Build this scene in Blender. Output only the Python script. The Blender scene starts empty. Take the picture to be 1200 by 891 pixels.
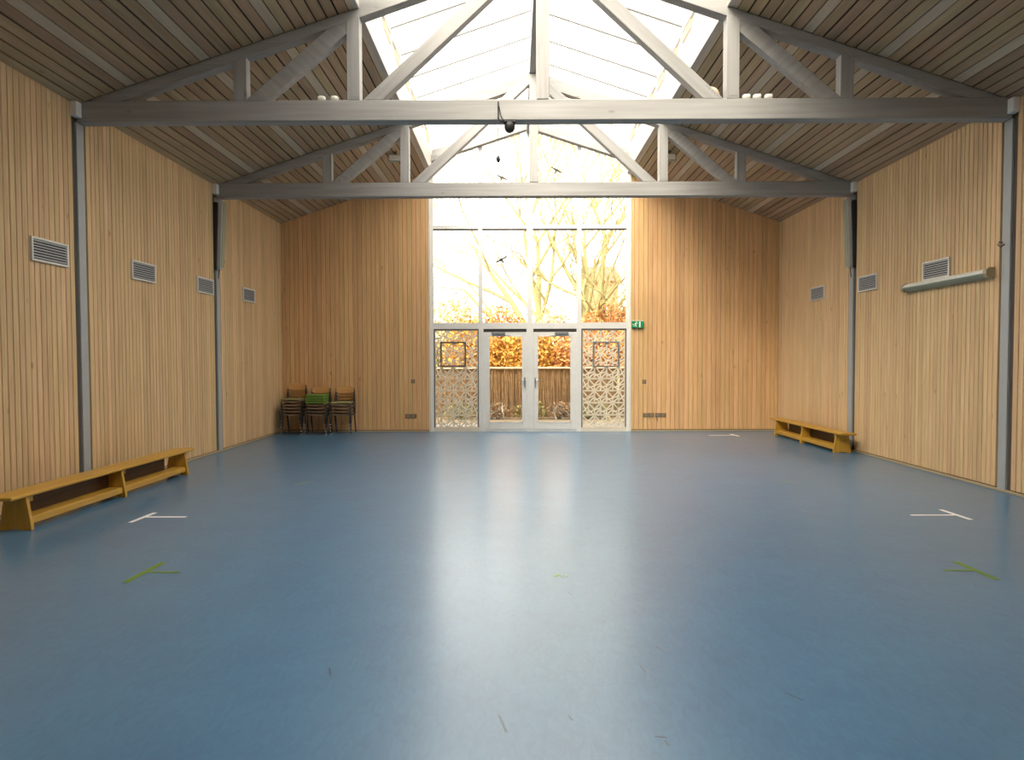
import bpy, bmesh, math, random
from mathutils import Vector, Matrix
random.seed(7)
SC = bpy.context.scene
COL = SC.collection

# ------------------------------------------------------------------ camera, world, exposure
cam_d = bpy.data.cameras.new('camera')
cam_d.sensor_fit = 'HORIZONTAL'; cam_d.sensor_width = 36.0
cam_d.lens = 760.0 * 36.0 / 1200.0
cam_d.clip_start = 0.05; cam_d.clip_end = 500
cam = bpy.data.objects.new('camera', cam_d); COL.objects.link(cam)
PITCH, YAW, ROLL = 0.0309, 0.0044, -0.0026
cam.matrix_world = (Matrix.Translation((-0.3364, 0, 1.5872)) @ Matrix.Rotation(YAW, 4, 'Z')
                    @ Matrix.Rotation(math.pi / 2 - PITCH, 4, 'X') @ Matrix.Rotation(ROLL, 4, 'Z'))
SC.camera = cam

SC.view_settings.view_transform = 'Standard'
SC.view_settings.look = 'None'
SC.view_settings.gamma = 1.0
SC.view_settings.use_curve_mapping = False
SC.view_settings.exposure = -0.25

SKY = 6.5
w = bpy.data.worlds.new('overcast_sky'); SC.world = w; w.use_nodes = True
bg = w.node_tree.nodes['Background']
bg.inputs['Color'].default_value = (1.0, 0.95, 0.88, 1)
bg.inputs['Strength'].default_value = SKY
sun_d = bpy.data.lights.new('hazy_sun', 'SUN'); sun_d.energy = 15.0; sun_d.angle = math.radians(38); sun_d.color = (1.0, 0.90, 0.74)
sun = bpy.data.objects.new('hazy_sun', sun_d); COL.objects.link(sun)
_el, _az = math.radians(40), math.radians(30)          # low hazy sun behind the viewer, from the left
sun.rotation_euler = Vector((math.sin(_az) * math.cos(_el), math.cos(_az) * math.cos(_el), -math.sin(_el))).to_track_quat('-Z', 'Y').to_euler()
SC.cycles.max_bounces = 12; SC.cycles.diffuse_bounces = 6; SC.cycles.glossy_bounces = 4
SC.cycles.transparent_max_bounces = 16
SC.cycles.use_denoising = True


def portal(name, loc, rot, sx, sy):
    l = bpy.data.lights.new(name, 'AREA'); l.shape = 'RECTANGLE'; l.size = sx; l.size_y = sy
    l.cycles.is_portal = True
    o = bpy.data.objects.new(name, l); COL.objects.link(o); o.location = loc; o.rotation_euler = rot
    return o


# room measures (metres): x across, y away from the camera, z up
HW, YB, YF = 5.5, 14.36, -4.0
EAVE, SLOPE = 4.587, 0.332
SKX = 2.14                     # half width of the rooflight
SKY0 = 2.0                     # where the rooflight starts
Y1, Y2 = 7.67, 11.20           # trusses


def roof(x): return EAVE + SLOPE * (HW - abs(x))


portal('portal_window', (0, YB + 0.02, 3.2), (-math.pi / 2, 0, 0), 4.3, 6.4)
_a = math.atan2(0.74, 2.2)
portal('portal_rooflight', (-1.1, 8.2, 6.93), (0, -_a, 0), 2.3, 12.3)
portal('portal_rooflight', (1.1, 8.2, 6.93), (0, _a, 0), 2.3, 12.3)


# ------------------------------------------------------------------ materials
def new_mat(name):
    m = bpy.data.materials.new(name); m.use_nodes = True
    nt = m.node_tree
    return m, nt, nt.nodes['Principled BSDF']


def plain(name, col, rough=0.6, metal=0.0, spec=0.5, var=0.0, emit=None):
    m, nt, b = new_mat(name)
    b.inputs['Roughness'].default_value = rough
    b.inputs['Metallic'].default_value = metal
    b.inputs['Specular IOR Level'].default_value = spec
    tc = nt.nodes.new('ShaderNodeTexCoord'); n = nt.nodes.new('ShaderNodeTexNoise')
    n.inputs['Scale'].default_value = 9; n.inputs['Detail'].default_value = 4
    nt.links.new(tc.outputs['Object'], n.inputs['Vector'])
    hs = nt.nodes.new('ShaderNodeHueSaturation'); hs.inputs['Color'].default_value = (*col, 1)
    mr = nt.nodes.new('ShaderNodeMapRange')
    mr.inputs['To Min'].default_value = 0.94 - var; mr.inputs['To Max'].default_value = 1.06 + var
    nt.links.new(n.outputs['Fac'], mr.inputs['Value'])
    nt.links.new(mr.outputs['Result'], hs.inputs['Value'])
    nt.links.new(hs.outputs['Color'], b.inputs['Base Color'])
    if emit:
        b.inputs['Emission Color'].default_value = (*col, 1); b.inputs['Emission Strength'].default_value = emit
    return m


def wood(name, c1, c2, axis='Z', rough=0.55, fine=38.0, rot=(0, 0, 0), rnd=0.12, knots=0.5, contrast=1.0, spec=0.3,
         hue=0.0):
    m, nt, b = new_mat(name)
    N, L = nt.nodes, nt.links
    b.inputs['Roughness'].default_value = rough
    b.inputs['Specular IOR Level'].default_value = spec
    tc = N.new('ShaderNodeTexCoord'); oi = N.new('ShaderNodeObjectInfo')
    off = N.new('ShaderNodeVectorMath'); off.operation = 'MULTIPLY_ADD'
    comb = N.new('ShaderNodeCombineXYZ')
    for i in range(3): L.new(oi.outputs['Random'], comb.inputs[i])
    L.new(comb.outputs[0], off.inputs[0]); off.inputs[1].default_value = (31.0, 17.0, 53.0)
    L.new(tc.outputs['Object'], off.inputs[2])
    mp = N.new('ShaderNodeMapping'); mp.inputs['Rotation'].default_value = rot
    L.new(off.outputs[0], mp.inputs['Vector'])
    st = N.new('ShaderNodeVectorMath'); st.operation = 'MULTIPLY'
    s = {'X': (0.05, 1, 1), 'Y': (1, 0.05, 1), 'Z': (1, 1, 0.05)}[axis]
    st.inputs[1].default_value = s
    L.new(mp.outputs[0], st.inputs[0])
    n1 = N.new('ShaderNodeTexNoise'); n1.inputs['Scale'].default_value = fine; n1.inputs['Detail'].default_value = 5
    n1.inputs['Distortion'].default_value = 0.4
    L.new(st.outputs[0], n1.inputs['Vector'])
    cr = N.new('ShaderNodeValToRGB')
    cr.color_ramp.elements[0].position = 0.5 - 0.22 / contrast; cr.color_ramp.elements[0].color = (*c1, 1)
    cr.color_ramp.elements[1].position = 0.5 + 0.22 / contrast; cr.color_ramp.elements[1].color = (*c2, 1)
    L.new(n1.outputs['Fac'], cr.inputs['Fac'])
    # knots
    st2 = N.new('ShaderNodeVectorMath'); st2.operation = 'MULTIPLY'
    st2.inputs[1].default_value = {'X': (0.45, 1, 1), 'Y': (1, 0.45, 1), 'Z': (1, 1, 0.45)}[axis]
    L.new(mp.outputs[0], st2.inputs[0])
    v = N.new('ShaderNodeTexVoronoi'); v.inputs['Scale'].default_value = 3.2
    L.new(st2.outputs[0], v.inputs['Vector'])
    kr = N.new('ShaderNodeMapRange'); kr.inputs['From Min'].default_value = 0.02; kr.inputs['From Max'].default_value = 0.075
    kr.inputs['To Min'].default_value = knots; kr.inputs['To Max'].default_value = 0.0
    L.new(v.outputs['Distance'], kr.inputs['Value'])
    mx = N.new('ShaderNodeMix'); mx.data_type = 'RGBA'
    mx.inputs[7].default_value = (c1[0] * 0.4, c1[1] * 0.32, c1[2] * 0.25, 1)
    L.new(kr.outputs[0], mx.inputs[0]); L.new(cr.outputs[0], mx.inputs[6])
    # board to board variation
    hs = N.new('ShaderNodeHueSaturation')
    mr = N.new('ShaderNodeMapRange'); mr.inputs['To Min'].default_value = 1 - rnd; mr.inputs['To Max'].default_value = 1 + rnd
    L.new(oi.outputs['Random'], mr.inputs['Value']); L.new(mr.outputs[0], hs.inputs['Value'])
    mu = N.new('ShaderNodeMath'); mu.operation = 'MULTIPLY'; mu.inputs[1].default_value = 7.31
    fr = N.new('ShaderNodeMath'); fr.operation = 'FRACT'
    L.new(oi.outputs['Random'], mu.inputs[0]); L.new(mu.outputs[0], fr.inputs[0])
    m2 = N.new('ShaderNodeMapRange'); m2.inputs['To Min'].default_value = 0.5 - hue; m2.inputs['To Max'].default_value = 0.5 + hue
    L.new(fr.outputs[0], m2.inputs['Value']); L.new(m2.outputs[0], hs.inputs['Hue'])
    L.new(mx.outputs[2], hs.inputs['Color']); L.new(hs.outputs[0], b.inputs['Base Color'])
    bp = N.new('ShaderNodeBump'); bp.inputs['Strength'].default_value = 0.15; bp.inputs['Distance'].default_value = 0.003
    L.new(n1.outputs['Fac'], bp.inputs['Height']); L.new(bp.outputs[0], b.inputs['Normal'])
    return m


def glass_mat(name, tint=(1, 1, 1), refl=1.0):
    m = bpy.data.materials.new(name); m.use_nodes = True
    nt = m.node_tree; nt.nodes.clear()
    out = nt.nodes.new('ShaderNodeOutputMaterial'); mix = nt.nodes.new('ShaderNodeMixShader')
    tr = nt.nodes.new('ShaderNodeBsdfTransparent'); tr.inputs[0].default_value = (*tint, 1)
    gl = nt.nodes.new('ShaderNodeBsdfGlossy'); gl.inputs['Roughness'].default_value = 0.02
    fr = nt.nodes.new('ShaderNodeFresnel'); fr.inputs[0].default_value = 1.45
    mu = nt.nodes.new('ShaderNodeMath'); mu.operation = 'MULTIPLY'; mu.inputs[1].default_value = refl
    nt.links.new(fr.outputs[0], mu.inputs[0]); nt.links.new(mu.outputs[0], mix.inputs[0])
    nt.links.new(tr.outputs[0], mix.inputs[1]); nt.links.new(gl.outputs[0], mix.inputs[2])
    nt.links.new(mix.outputs[0], out.inputs[0])
    return m


def opal_mat(name):
    m = bpy.data.materials.new(name); m.use_nodes = True
    nt = m.node_tree; nt.nodes.clear()
    out = nt.nodes.new('ShaderNodeOutputMaterial'); mix = nt.nodes.new('ShaderNodeMixShader'); mix.inputs[0].default_value = 0.45
    tr = nt.nodes.new('ShaderNodeBsdfTransparent'); tr.inputs[0].default_value = (0.96, 0.97, 0.97, 1)
    tl = nt.nodes.new('ShaderNodeBsdfTranslucent'); tl.inputs[0].default_value = (0.92, 0.92, 0.91, 1)
    nt.links.new(tr.outputs[0], mix.inputs[1]); nt.links.new(tl.outputs[0], mix.inputs[2])
    nt.links.new(mix.outputs[0], out.inputs[0])
    return m


def floor_mat():
    m, nt, b = new_mat('blue_linoleum')
    N, L = nt.nodes, nt.links
    tc = N.new('ShaderNodeTexCoord')
    n1 = N.new('ShaderNodeTexNoise'); n1.inputs['Scale'].default_value = 2.2; n1.inputs['Detail'].default_value = 6
    n1.inputs['Roughness'].default_value = 0.65
    L.new(tc.outputs['Object'], n1.inputs['Vector'])
    st = N.new('ShaderNodeVectorMath'); st.operation = 'MULTIPLY'; st.inputs[1].default_value = (1.0, 0.4, 1)
    L.new(tc.outputs['Object'], st.inputs[0])
    n2 = N.new('ShaderNodeTexNoise'); n2.inputs['Scale'].default_value = 26; n2.inputs['Detail'].default_value = 5
    n2.inputs['Distortion'].default_value = 1.2
    L.new(st.outputs[0], n2.inputs['Vector'])
    ad = N.new('ShaderNodeMath'); ad.operation = 'MULTIPLY_ADD'; ad.inputs[1].default_value = 0.5
    L.new(n1.outputs['Fac'], ad.inputs[0])
    hm = N.new('ShaderNodeMath'); hm.operation = 'MULTIPLY'; hm.inputs[1].default_value = 0.5
    L.new(n2.outputs['Fac'], hm.inputs[0]); L.new(hm.outputs[0], ad.inputs[2])
    cr = N.new('ShaderNodeValToRGB')
    e = cr.color_ramp.elements
    e[0].position = 0.33; e[0].color = (*FLOOR_A, 1)
    e[1].position = 0.68; e[1].color = (*FLOOR_B, 1)
    L.new(ad.outputs[0], cr.inputs['Fac'])
    # heel scuffs: short dark strokes
    mp = N.new('ShaderNodeMapping'); mp.inputs['Rotation'].default_value = (0, 0, 0.5); mp.inputs['Scale'].default_value = (5.0, 1.3, 1)
    nd = N.new('ShaderNodeTexNoise'); nd.inputs['Scale'].default_value = 1.1
    L.new(tc.outputs['Object'], nd.inputs['Vector'])
    va = N.new('ShaderNodeVectorMath'); va.operation = 'MULTIPLY_ADD'; va.inputs[1].default_value = (1.2, 1.2, 0)
    L.new(nd.outputs['Color'], va.inputs[0]); L.new(tc.outputs['Object'], va.inputs[2])
    L.new(va.outputs[0], mp.inputs['Vector'])
    v = N.new('ShaderNodeTexVoronoi'); v.inputs['Scale'].default_value = 0.9; v.inputs['Randomness'].default_value = 1
    L.new(mp.outputs[0], v.inputs['Vector'])
    kr = N.new('ShaderNodeMapRange'); kr.inputs['From Min'].default_value = 0.03; kr.inputs['From Max'].default_value = 0.07
    kr.inputs['To Min'].default_value = 0.55; kr.inputs['To Max'].default_value = 0
    L.new(v.outputs['Distance'], kr.inputs['Value'])
    gate = N.new('ShaderNodeTexNoise'); gate.inputs['Scale'].default_value = 30; gate.inputs['Detail'].default_value = 2
    L.new(tc.outputs['Object'], gate.inputs['Vector'])
    gm = N.new('ShaderNodeMapRange'); gm.inputs['From Min'].default_value = 0.45; gm.inputs['From Max'].default_value = 0.6
    L.new(gate.outputs['Fac'], gm.inputs['Value'])
    kk = N.new('ShaderNodeMath'); kk.operation = 'MULTIPLY'
    L.new(kr.outputs[0], kk.inputs[0]); L.new(gm.outputs[0], kk.inputs[1])
    mx = N.new('ShaderNodeMix'); mx.data_type = 'RGBA'; mx.inputs[7].default_value = (0.02, 0.03, 0.045, 1)
    L.new(kk.outputs[0], mx.inputs[0]); L.new(cr.outputs[0], mx.inputs[6])
    L.new(mx.outputs[2], b.inputs['Base Color'])
    rr = N.new('ShaderNodeMapRange'); rr.inputs['To Min'].default_value = 0.44; rr.inputs['To Max'].default_value = 0.52
    L.new(ad.outputs[0], rr.inputs['Value']); L.new(rr.outputs[0], b.inputs['Roughness'])
    b.inputs['Specular IOR Level'].default_value = 0.8
    b.inputs['Coat Weight'].default_value = 0.8; b.inputs['Coat Roughness'].default_value = 0.24
    return m


FLOOR_A = (0.025, 0.125, 0.255)
FLOOR_B = (0.047, 0.186, 0.335)
M = {}
M['floor'] = floor_mat()
M['board'] = wood('spruce_board', (0.56, 0.375, 0.195), (0.72, 0.51, 0.285), 'Z', 0.6, 30, rnd=0.10, knots=0.6, hue=0.008)
M['board_back'] = wood('spruce_board_back', (0.62, 0.37, 0.16), (0.78, 0.49, 0.24), 'Z', 0.55, 30, rnd=0.10, knots=0.6, hue=0.008)
M['gap'] = plain('dark_gap', (0.19, 0.115, 0.06), 0.9)
M['ceilgap'] = plain('dark_ceiling_gap', (0.035, 0.022, 0.014), 0.95)
M['plank'] = wood('ceiling_plank', (0.38, 0.265, 0.155), (0.50, 0.36, 0.225), 'Y', 0.7, 22, rnd=0.13, knots=0.5, hue=0.012)
M['plank_pale'] = wood('ceiling_plank_pale', (0.52, 0.42, 0.30), (0.62, 0.52, 0.39), 'Y', 0.7, 22, rnd=0.06, knots=0.2)
_bA, _bB = (0.285, 0.275, 0.26), (0.375, 0.365, 0.35)
M['beam_x'] = wood('limed_beam_x', _bA, _bB, 'X', 0.6, 16, rnd=0.03, knots=0.55)
M['beam_y'] = wood('limed_beam_y', _bA, _bB, 'Y', 0.6, 16, rnd=0.03, knots=0.4)
M['beam_z'] = wood('limed_beam_z', _bA, _bB, 'Z', 0.6, 16, rnd=0.03, knots=0.5)
M['white'] = plain('white_paint', (0.80, 0.775, 0.73), 0.45)
M['white_frame'] = plain('white_frame', (0.78, 0.76, 0.72), 0.4)
M['cream'] = plain('cream_trim', (0.74, 0.66, 0.54), 0.5)
M['seal'] = plain('dark_seal', (0.09, 0.08, 0.07), 0.6)
M['grey_post'] = plain('grey_painted_steel', (0.36, 0.375, 0.375), 0.5)
M['glass'] = glass_mat('window_glass')
M['roofglass'] = opal_mat('rooflight_opal_glass')
M['kerb'] = plain('cream_kerb_paint', (0.52, 0.475, 0.43), 0.5)
M['bar'] = plain('glazing_bar_grey', (0.12, 0.12, 0.11), 0.5)
M['tan'] = plain('tan_timber', (0.42, 0.33, 0.20), 0.6)
M['plaster'] = plain('dark_timber_wall', (0.13, 0.085, 0.05), 0.8)
M['vent'] = plain('vent_frame_white', (0.72, 0.70, 0.65), 0.5)
M['slat'] = plain('vent_slat_grey', (0.46, 0.47, 0.48), 0.5)
M['black'] = plain('black_plastic', (0.015, 0.015, 0.016), 0.5)
M['ventback'] = plain('vent_dark', (0.03, 0.033, 0.04), 0.8)
M['bench'] = wood('varnished_bench', (0.42, 0.225, 0.022), (0.55, 0.31, 0.045), 'Y', 0.35, 26, rnd=0.05, knots=0.2, spec=0.5)
M['bench_v'] = wood('varnished_bench_leg', (0.40, 0.215, 0.020), (0.54, 0.30, 0.040), 'Z', 0.35, 26, rnd=0.05, knots=0.2, spec=0.5)
M['bench_shade'] = wood('shaded_bench_web', (0.055, 0.028, 0.010), (0.085, 0.045, 0.015), 'Y', 0.5, 26, rnd=0.05, knots=0.2)  # bench wood with the shade under the seat put into its colour
M['ply'] = wood('chair_plywood', (0.46, 0.235, 0.075), (0.60, 0.33, 0.12), 'X', 0.35, 30, rnd=0.15, knots=0.0, spec=0.5)
M['ply_seat'] = wood('chair_seat_plywood', (0.20, 0.13, 0.085), (0.28, 0.19, 0.12), 'X', 0.4, 30, rnd=0.1, knots=0.0)
M['steel_black'] = plain('black_tube', (0.016, 0.014, 0.013), 0.4)
M['chrome'] = plain('chrome_foot', (0.75, 0.75, 0.75), 0.25, 0.9)
M['green_pad'] = plain('green_cushion_cloth', (0.13, 0.22, 0.03), 0.9)
M['olive_pad'] = plain('olive_cushion_cloth', (0.26, 0.25, 0.10), 0.9)
M['tape_white'] = plain('white_tape', (0.75, 0.78, 0.78), 0.5)
M['tape_green'] = plain('green_tape', (0.12, 0.215, 0.035), 0.5)
M['tape_old'] = plain('worn_green_tape', (0.12, 0.20, 0.15), 0.6)
M['tape_lime'] = plain('lime_tape', (0.32, 0.42, 0.10), 0.5)
M['green_sign'] = plain('sign_green', (0.0, 0.27, 0.09), 0.4)
M['sign_white'] = plain('sign_white', (0.85, 0.9, 0.86), 0.4)
M['brass'] = plain('brown_socket', (0.20, 0.14, 0.085), 0.5)
M['outlet'] = plain('socket_insert_brown', (0.27, 0.20, 0.13), 0.5)
M['scuff'] = plain('rubber_scuff', (0.05, 0.10, 0.16), 0.34, spec=0.9)
M['metal'] = plain('brushed_metal', (0.55, 0.55, 0.54), 0.3, 0.8)
M['closer'] = plain('door_closer_grey', (0.26, 0.26, 0.25), 0.45, 0.3)
M['block'] = plain('cream_cast_block', (0.80, 0.71, 0.55), 0.75)
M['bird_dark'] = plain('bird_black', (0.02, 0.02, 0.02), 0.6)
M['bird_pale'] = plain('bird_faded', (0.045, 0.04, 0.03), 0.6)
M['speaker'] = plain('speaker_pale_grey', (0.55, 0.53, 0.49), 0.5)
M['lamp_white'] = plain('lamp_opal', (0.72, 0.73, 0.68), 0.35)
M['lamp_body'] = plain('lamp_body', (0.30, 0.33, 0.25), 0.5)
M['ball'] = plain('pale_tan_ball', (0.50, 0.42, 0.29), 0.6)
M['cap'] = plain('white_cap', (0.80, 0.77, 0.68), 0.5)
M['bark'] = plain('mossy_bark', (0.34, 0.31, 0.14), 0.9, var=0.25)
M['bark2'] = plain('pale_bark', (0.36, 0.33, 0.25), 0.9, var=0.2)
M['leaf_ochre'] = plain('ochre_leaf', (0.52, 0.27, 0.045), 0.8, var=0.3)
M['leaf_pale'] = plain('pale_ochre_leaf', (0.60, 0.44, 0.20), 0.8, var=0.25)
M['leaf_orange'] = plain('russet_leaf', (0.50, 0.23, 0.065), 0.8, var=0.3)
M['leaf_olive'] = plain('olive_leaf', (0.28, 0.24, 0.07), 0.8, var=0.25)
M['leaf_dry'] = plain('dry_leaf', (0.30, 0.18, 0.08), 0.85, var=0.3)
M['stick'] = plain('brushwood', (0.34, 0.21, 0.095), 0.9, var=0.3)
M['rail'] = plain('weathered_rail', (0.60, 0.50, 0.34), 0.8)
M['litter'] = plain('leaf_litter_ground', (0.24, 0.175, 0.095), 0.95, var=0.3)
M['paving'] = plain('terrace_paving', (0.22, 0.20, 0.17), 0.9, var=0.1)
M['brickhouse'] = plain('salmon_render', (0.42, 0.20, 0.10), 0.9)
M['rooftile'] = plain('red_tile', (0.24, 0.09, 0.05), 0.9)


# ------------------------------------------------------------------ builders
class MB:
    """collects shapes in world (or local) coordinates, then links ONE mesh object"""
    def __init__(s): s.v = []; s.f = []

    def add(s, vs, fs):
        n = len(s.v); s.v += [tuple(p) for p in vs]; s.f += [tuple(i + n for i in f) for f in fs]; return s

    def box(s, x0, x1, y0, y1, z0, z1):
        vs = [(x, y, z) for x in (x0, x1) for y in (y0, y1) for z in (z0, z1)]
        return s.add(vs, [(0, 1, 3, 2), (4, 6, 7, 5), (0, 4, 5, 1), (2, 3, 7, 6), (0, 2, 6, 4), (1, 5, 7, 3)])

    def prism(s, poly, axis, a0, a1):
        """poly: list of 2d points; extruded along axis between a0 and a1"""
        def p3(p, a):
            return {'Y': (p[0], a, p[1]), 'X': (a, p[0], p[1]), 'Z': (p[0], p[1], a)}[axis]
        n = len(poly)
        vs = [p3(p, a0) for p in poly] + [p3(p, a1) for p in poly]
        fs = [tuple(range(n)), tuple(range(2 * n - 1, n - 1, -1))]
        fs += [(i, (i + 1) % n, n + (i + 1) % n, n + i) for i in range(n)]
        return s.add(vs, fs)

    def bar(s, a, b, w, h, up=(0, 0, 1)):
        """rectangular bar from a to b; h along 'up', w across"""
        a, b = Vector(a), Vector(b); d = (b - a).normalized(); u = Vector(up)
        side = d.cross(u).normalized() * (w / 2); u = side.cross(d).normalized() * (h / 2)
        vs = [p + sx * side + sy * u for p in (a, b) for sx, sy in ((-1, -1), (1, -1), (1, 1), (-1, 1))]
        return s.add(vs, [(3, 2, 1, 0), (4, 5, 6, 7)] + [(i, (i + 1) % 4, 4 + (i + 1) % 4, 4 + i) for i in range(4)])

    def tube(s, pts, r, n=8, caps=True):
        pts = [Vector(p) for p in pts]; k = len(pts)
        rs = r if isinstance(r, (list, tuple)) else [r] * k
        vs, fs = [], []
        ref = Vector((0.31, 0.52, 0.79)).normalized()
        for i, p in enumerate(pts):
            d = (pts[min(i + 1, k - 1)] - pts[max(i - 1, 0)]).normalized()
            rr = ref if abs(d.dot(ref)) < 0.95 else Vector((1, 0, 0))
            a = d.cross(rr).normalized(); b2 = d.cross(a)
            for j in range(n):
                t = 2 * math.pi * j / n
                vs.append(p + (a * math.cos(t) + b2 * math.sin(t)) * rs[i])
        for i in range(k - 1):
            for j in range(n):
                j2 = (j + 1) % n
                fs.append((i * n + j, i * n + j2, (i + 1) * n + j2, (i + 1) * n + j))
        if caps:
            fs.append(tuple(range(n - 1, -1, -1))); fs.append(tuple((k - 1) * n + j for j in range(n)))
        return s.add(vs, fs)

    def lathe(s, prof, c, axis='Z', n=16):
        """prof: (r, h) pairs along axis from centre c"""
        vs, fs = [], []
        for r, h in prof:
            for j in range(n):
                t = 2 * math.pi * j / n; x, y = r * math.cos(t), r * math.sin(t)
                vs.append({'Z': (c[0] + x, c[1] + y, c[2] + h), 'X': (c[0] + h, c[1] + x, c[2] + y),
                           'Y': (c[0] + x, c[1] + h, c[2] + y)}[axis])
        k = len(prof)
        for i in range(k - 1):
            for j in range(n):
                j2 = (j + 1) % n
                fs.append((i * n + j, i * n + j2, (i + 1) * n + j2, (i + 1) * n + j))
        fs.append(tuple(range(n - 1, -1, -1))); fs.append(tuple((k - 1) * n + j for j in range(n)))
        return s.add(vs, fs)

    def mesh(s, name, mat, off=(0, 0, 0), bevel=0.0, smooth=False):
        me = bpy.data.meshes.new(name)
        me.from_pydata([(v[0] - off[0], v[1] - off[1], v[2] - off[2]) for v in s.v], [], s.f)
        bm = bmesh.new(); bm.from_mesh(me)
        bmesh.ops.recalc_face_normals(bm, faces=bm.faces)
        if bevel:
            bmesh.ops.bevel(bm, geom=list(bm.edges), offset=bevel, segments=1, affect='EDGES', profile=0.5)
        bm.to_mesh(me); bm.free()
        me.materials.append(mat)
        if smooth:
            for p in me.polygons: p.use_smooth = True
        return me

    def build(s, name, mat, parent=None, bevel=0.0, smooth=False, **kw):
        root = parent
        while root is not None and root.parent is not None: root = root.parent
        off = tuple(root.location) if root is not None else (0, 0, 0)
        o = bpy.data.objects.new(name, s.mesh(name, mat, off, bevel, smooth)); COL.objects.link(o)
        if parent is not None: o.parent = parent
        for k, v in kw.items(): o[k] = v
        return o


def thing(name, label, cat, loc=(0, 0, 0), group=None, structure=False):
    o = bpy.data.objects.new(name, None); COL.objects.link(o); o.location = loc
    o.empty_display_size = 0.1
    if structure: o['kind'] = 'structure'
    o['label'] = label; o['category'] = cat
    if group: o['group'] = group
    return o


def tag(o, label, cat, group=None):
    o['label'] = label; o['category'] = cat
    if group: o['group'] = group
    return o


def struct(o, label=None):
    o['kind'] = 'structure'
    if label: o['label'] = label; o['category'] = o.name.split('_')[0].split('.')[0]
    return o


def part(name, mesh, parent, loc=(0, 0, 0), rot=(0, 0, 0), scale=(1, 1, 1)):
    o = bpy.data.objects.new(name, mesh); COL.objects.link(o); o.parent = parent
    o.location = loc; o.rotation_euler = rot; o.scale = scale
    return o


def copy_tree(o, parent=None):
    c = o.copy(); COL.objects.link(c); c.parent = parent
    for ch in list(o.children): copy_tree(ch, c)
    return c


# ================================================================== SETTING
# floor
struct(MB().box(-HW - 0.25, HW + 0.25, YF - 0.2, YB + 0.05, -0.12, 0.0).build('floor', M['floor']),
       'glossy blue linoleum floor across the whole hall')

# side walls: backing slab + vertical boards
BP = 0.08                      # board pitch


def board_mesh(name, wd, h, t, mat, ch=0.004):
    """upright board: back at y=0, face at -t, chamfered front edges, foot at z=0"""
    a = wd / 2
    return MB().prism([(-a, 0), (-a, -t + ch), (-a + ch, -t), (a - ch, -t), (a, -t + ch), (a, 0)], 'Z', 0, h).mesh(name, mat)


def side_wall(sx, name, label):
    wl = MB().box(sx * HW, sx * (HW + 0.2), YF - 0.2, YB + 0.2, 0, EAVE + 0.25).build(name, M['gap'])
    struct(wl, label)
    bm = board_mesh('board', BP - 0.008, EAVE - 0.045 + 0.03, 0.022, M['board'])
    y = 4.0; rot = math.pi / 2 if sx > 0 else -math.pi / 2
    posts = ((Y1 - 0.06, Y1 + 0.16), (Y2 - 0.06, Y2 + 0.16))
    while y < YB - 0.02:
        yc = y + BP / 2
        if not any(a < yc + BP / 2 - 0.01 and yc - BP / 2 + 0.01 < b for a, b in posts):
            pr = random.uniform(-0.0015, 0.0015)
            # local -y faces into the room
            part('board', bm, wl, (sx * (HW + pr), yc, 0.045), (0, 0, math.pi / 2 if sx < 0 else -math.pi / 2))
        y += BP
    mb = MB(); y = YF
    while y < 3.98:
        xa, xb = sorted((sx * HW, sx * (HW - 0.022)))
        mb.box(xa, xb, y + 0.004, y + BP - 0.004, 0.045, EAVE + 0.02); y += BP
    mb.build('boarding', M['board'], wl, kind='stuff')
    return wl


wall_l = side_wall(-1, 'wall_left', 'left wall of narrow vertical spruce boards')
wall_r = side_wall(1, 'wall_right', 'right wall of narrow vertical spruce boards')
for sx, nm in ((-1, 'left'), (1, 'right')):
    xa, xb = sorted((sx * HW, sx * (HW - 0.032)))
    struct(MB().box(xa, xb, YF, YB - 0.03, 0, 0.03).build('baseboard_' + nm, M['tan'], bevel=0.004),
           'thin timber strip along the floor at the %s wall' % nm)

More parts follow.
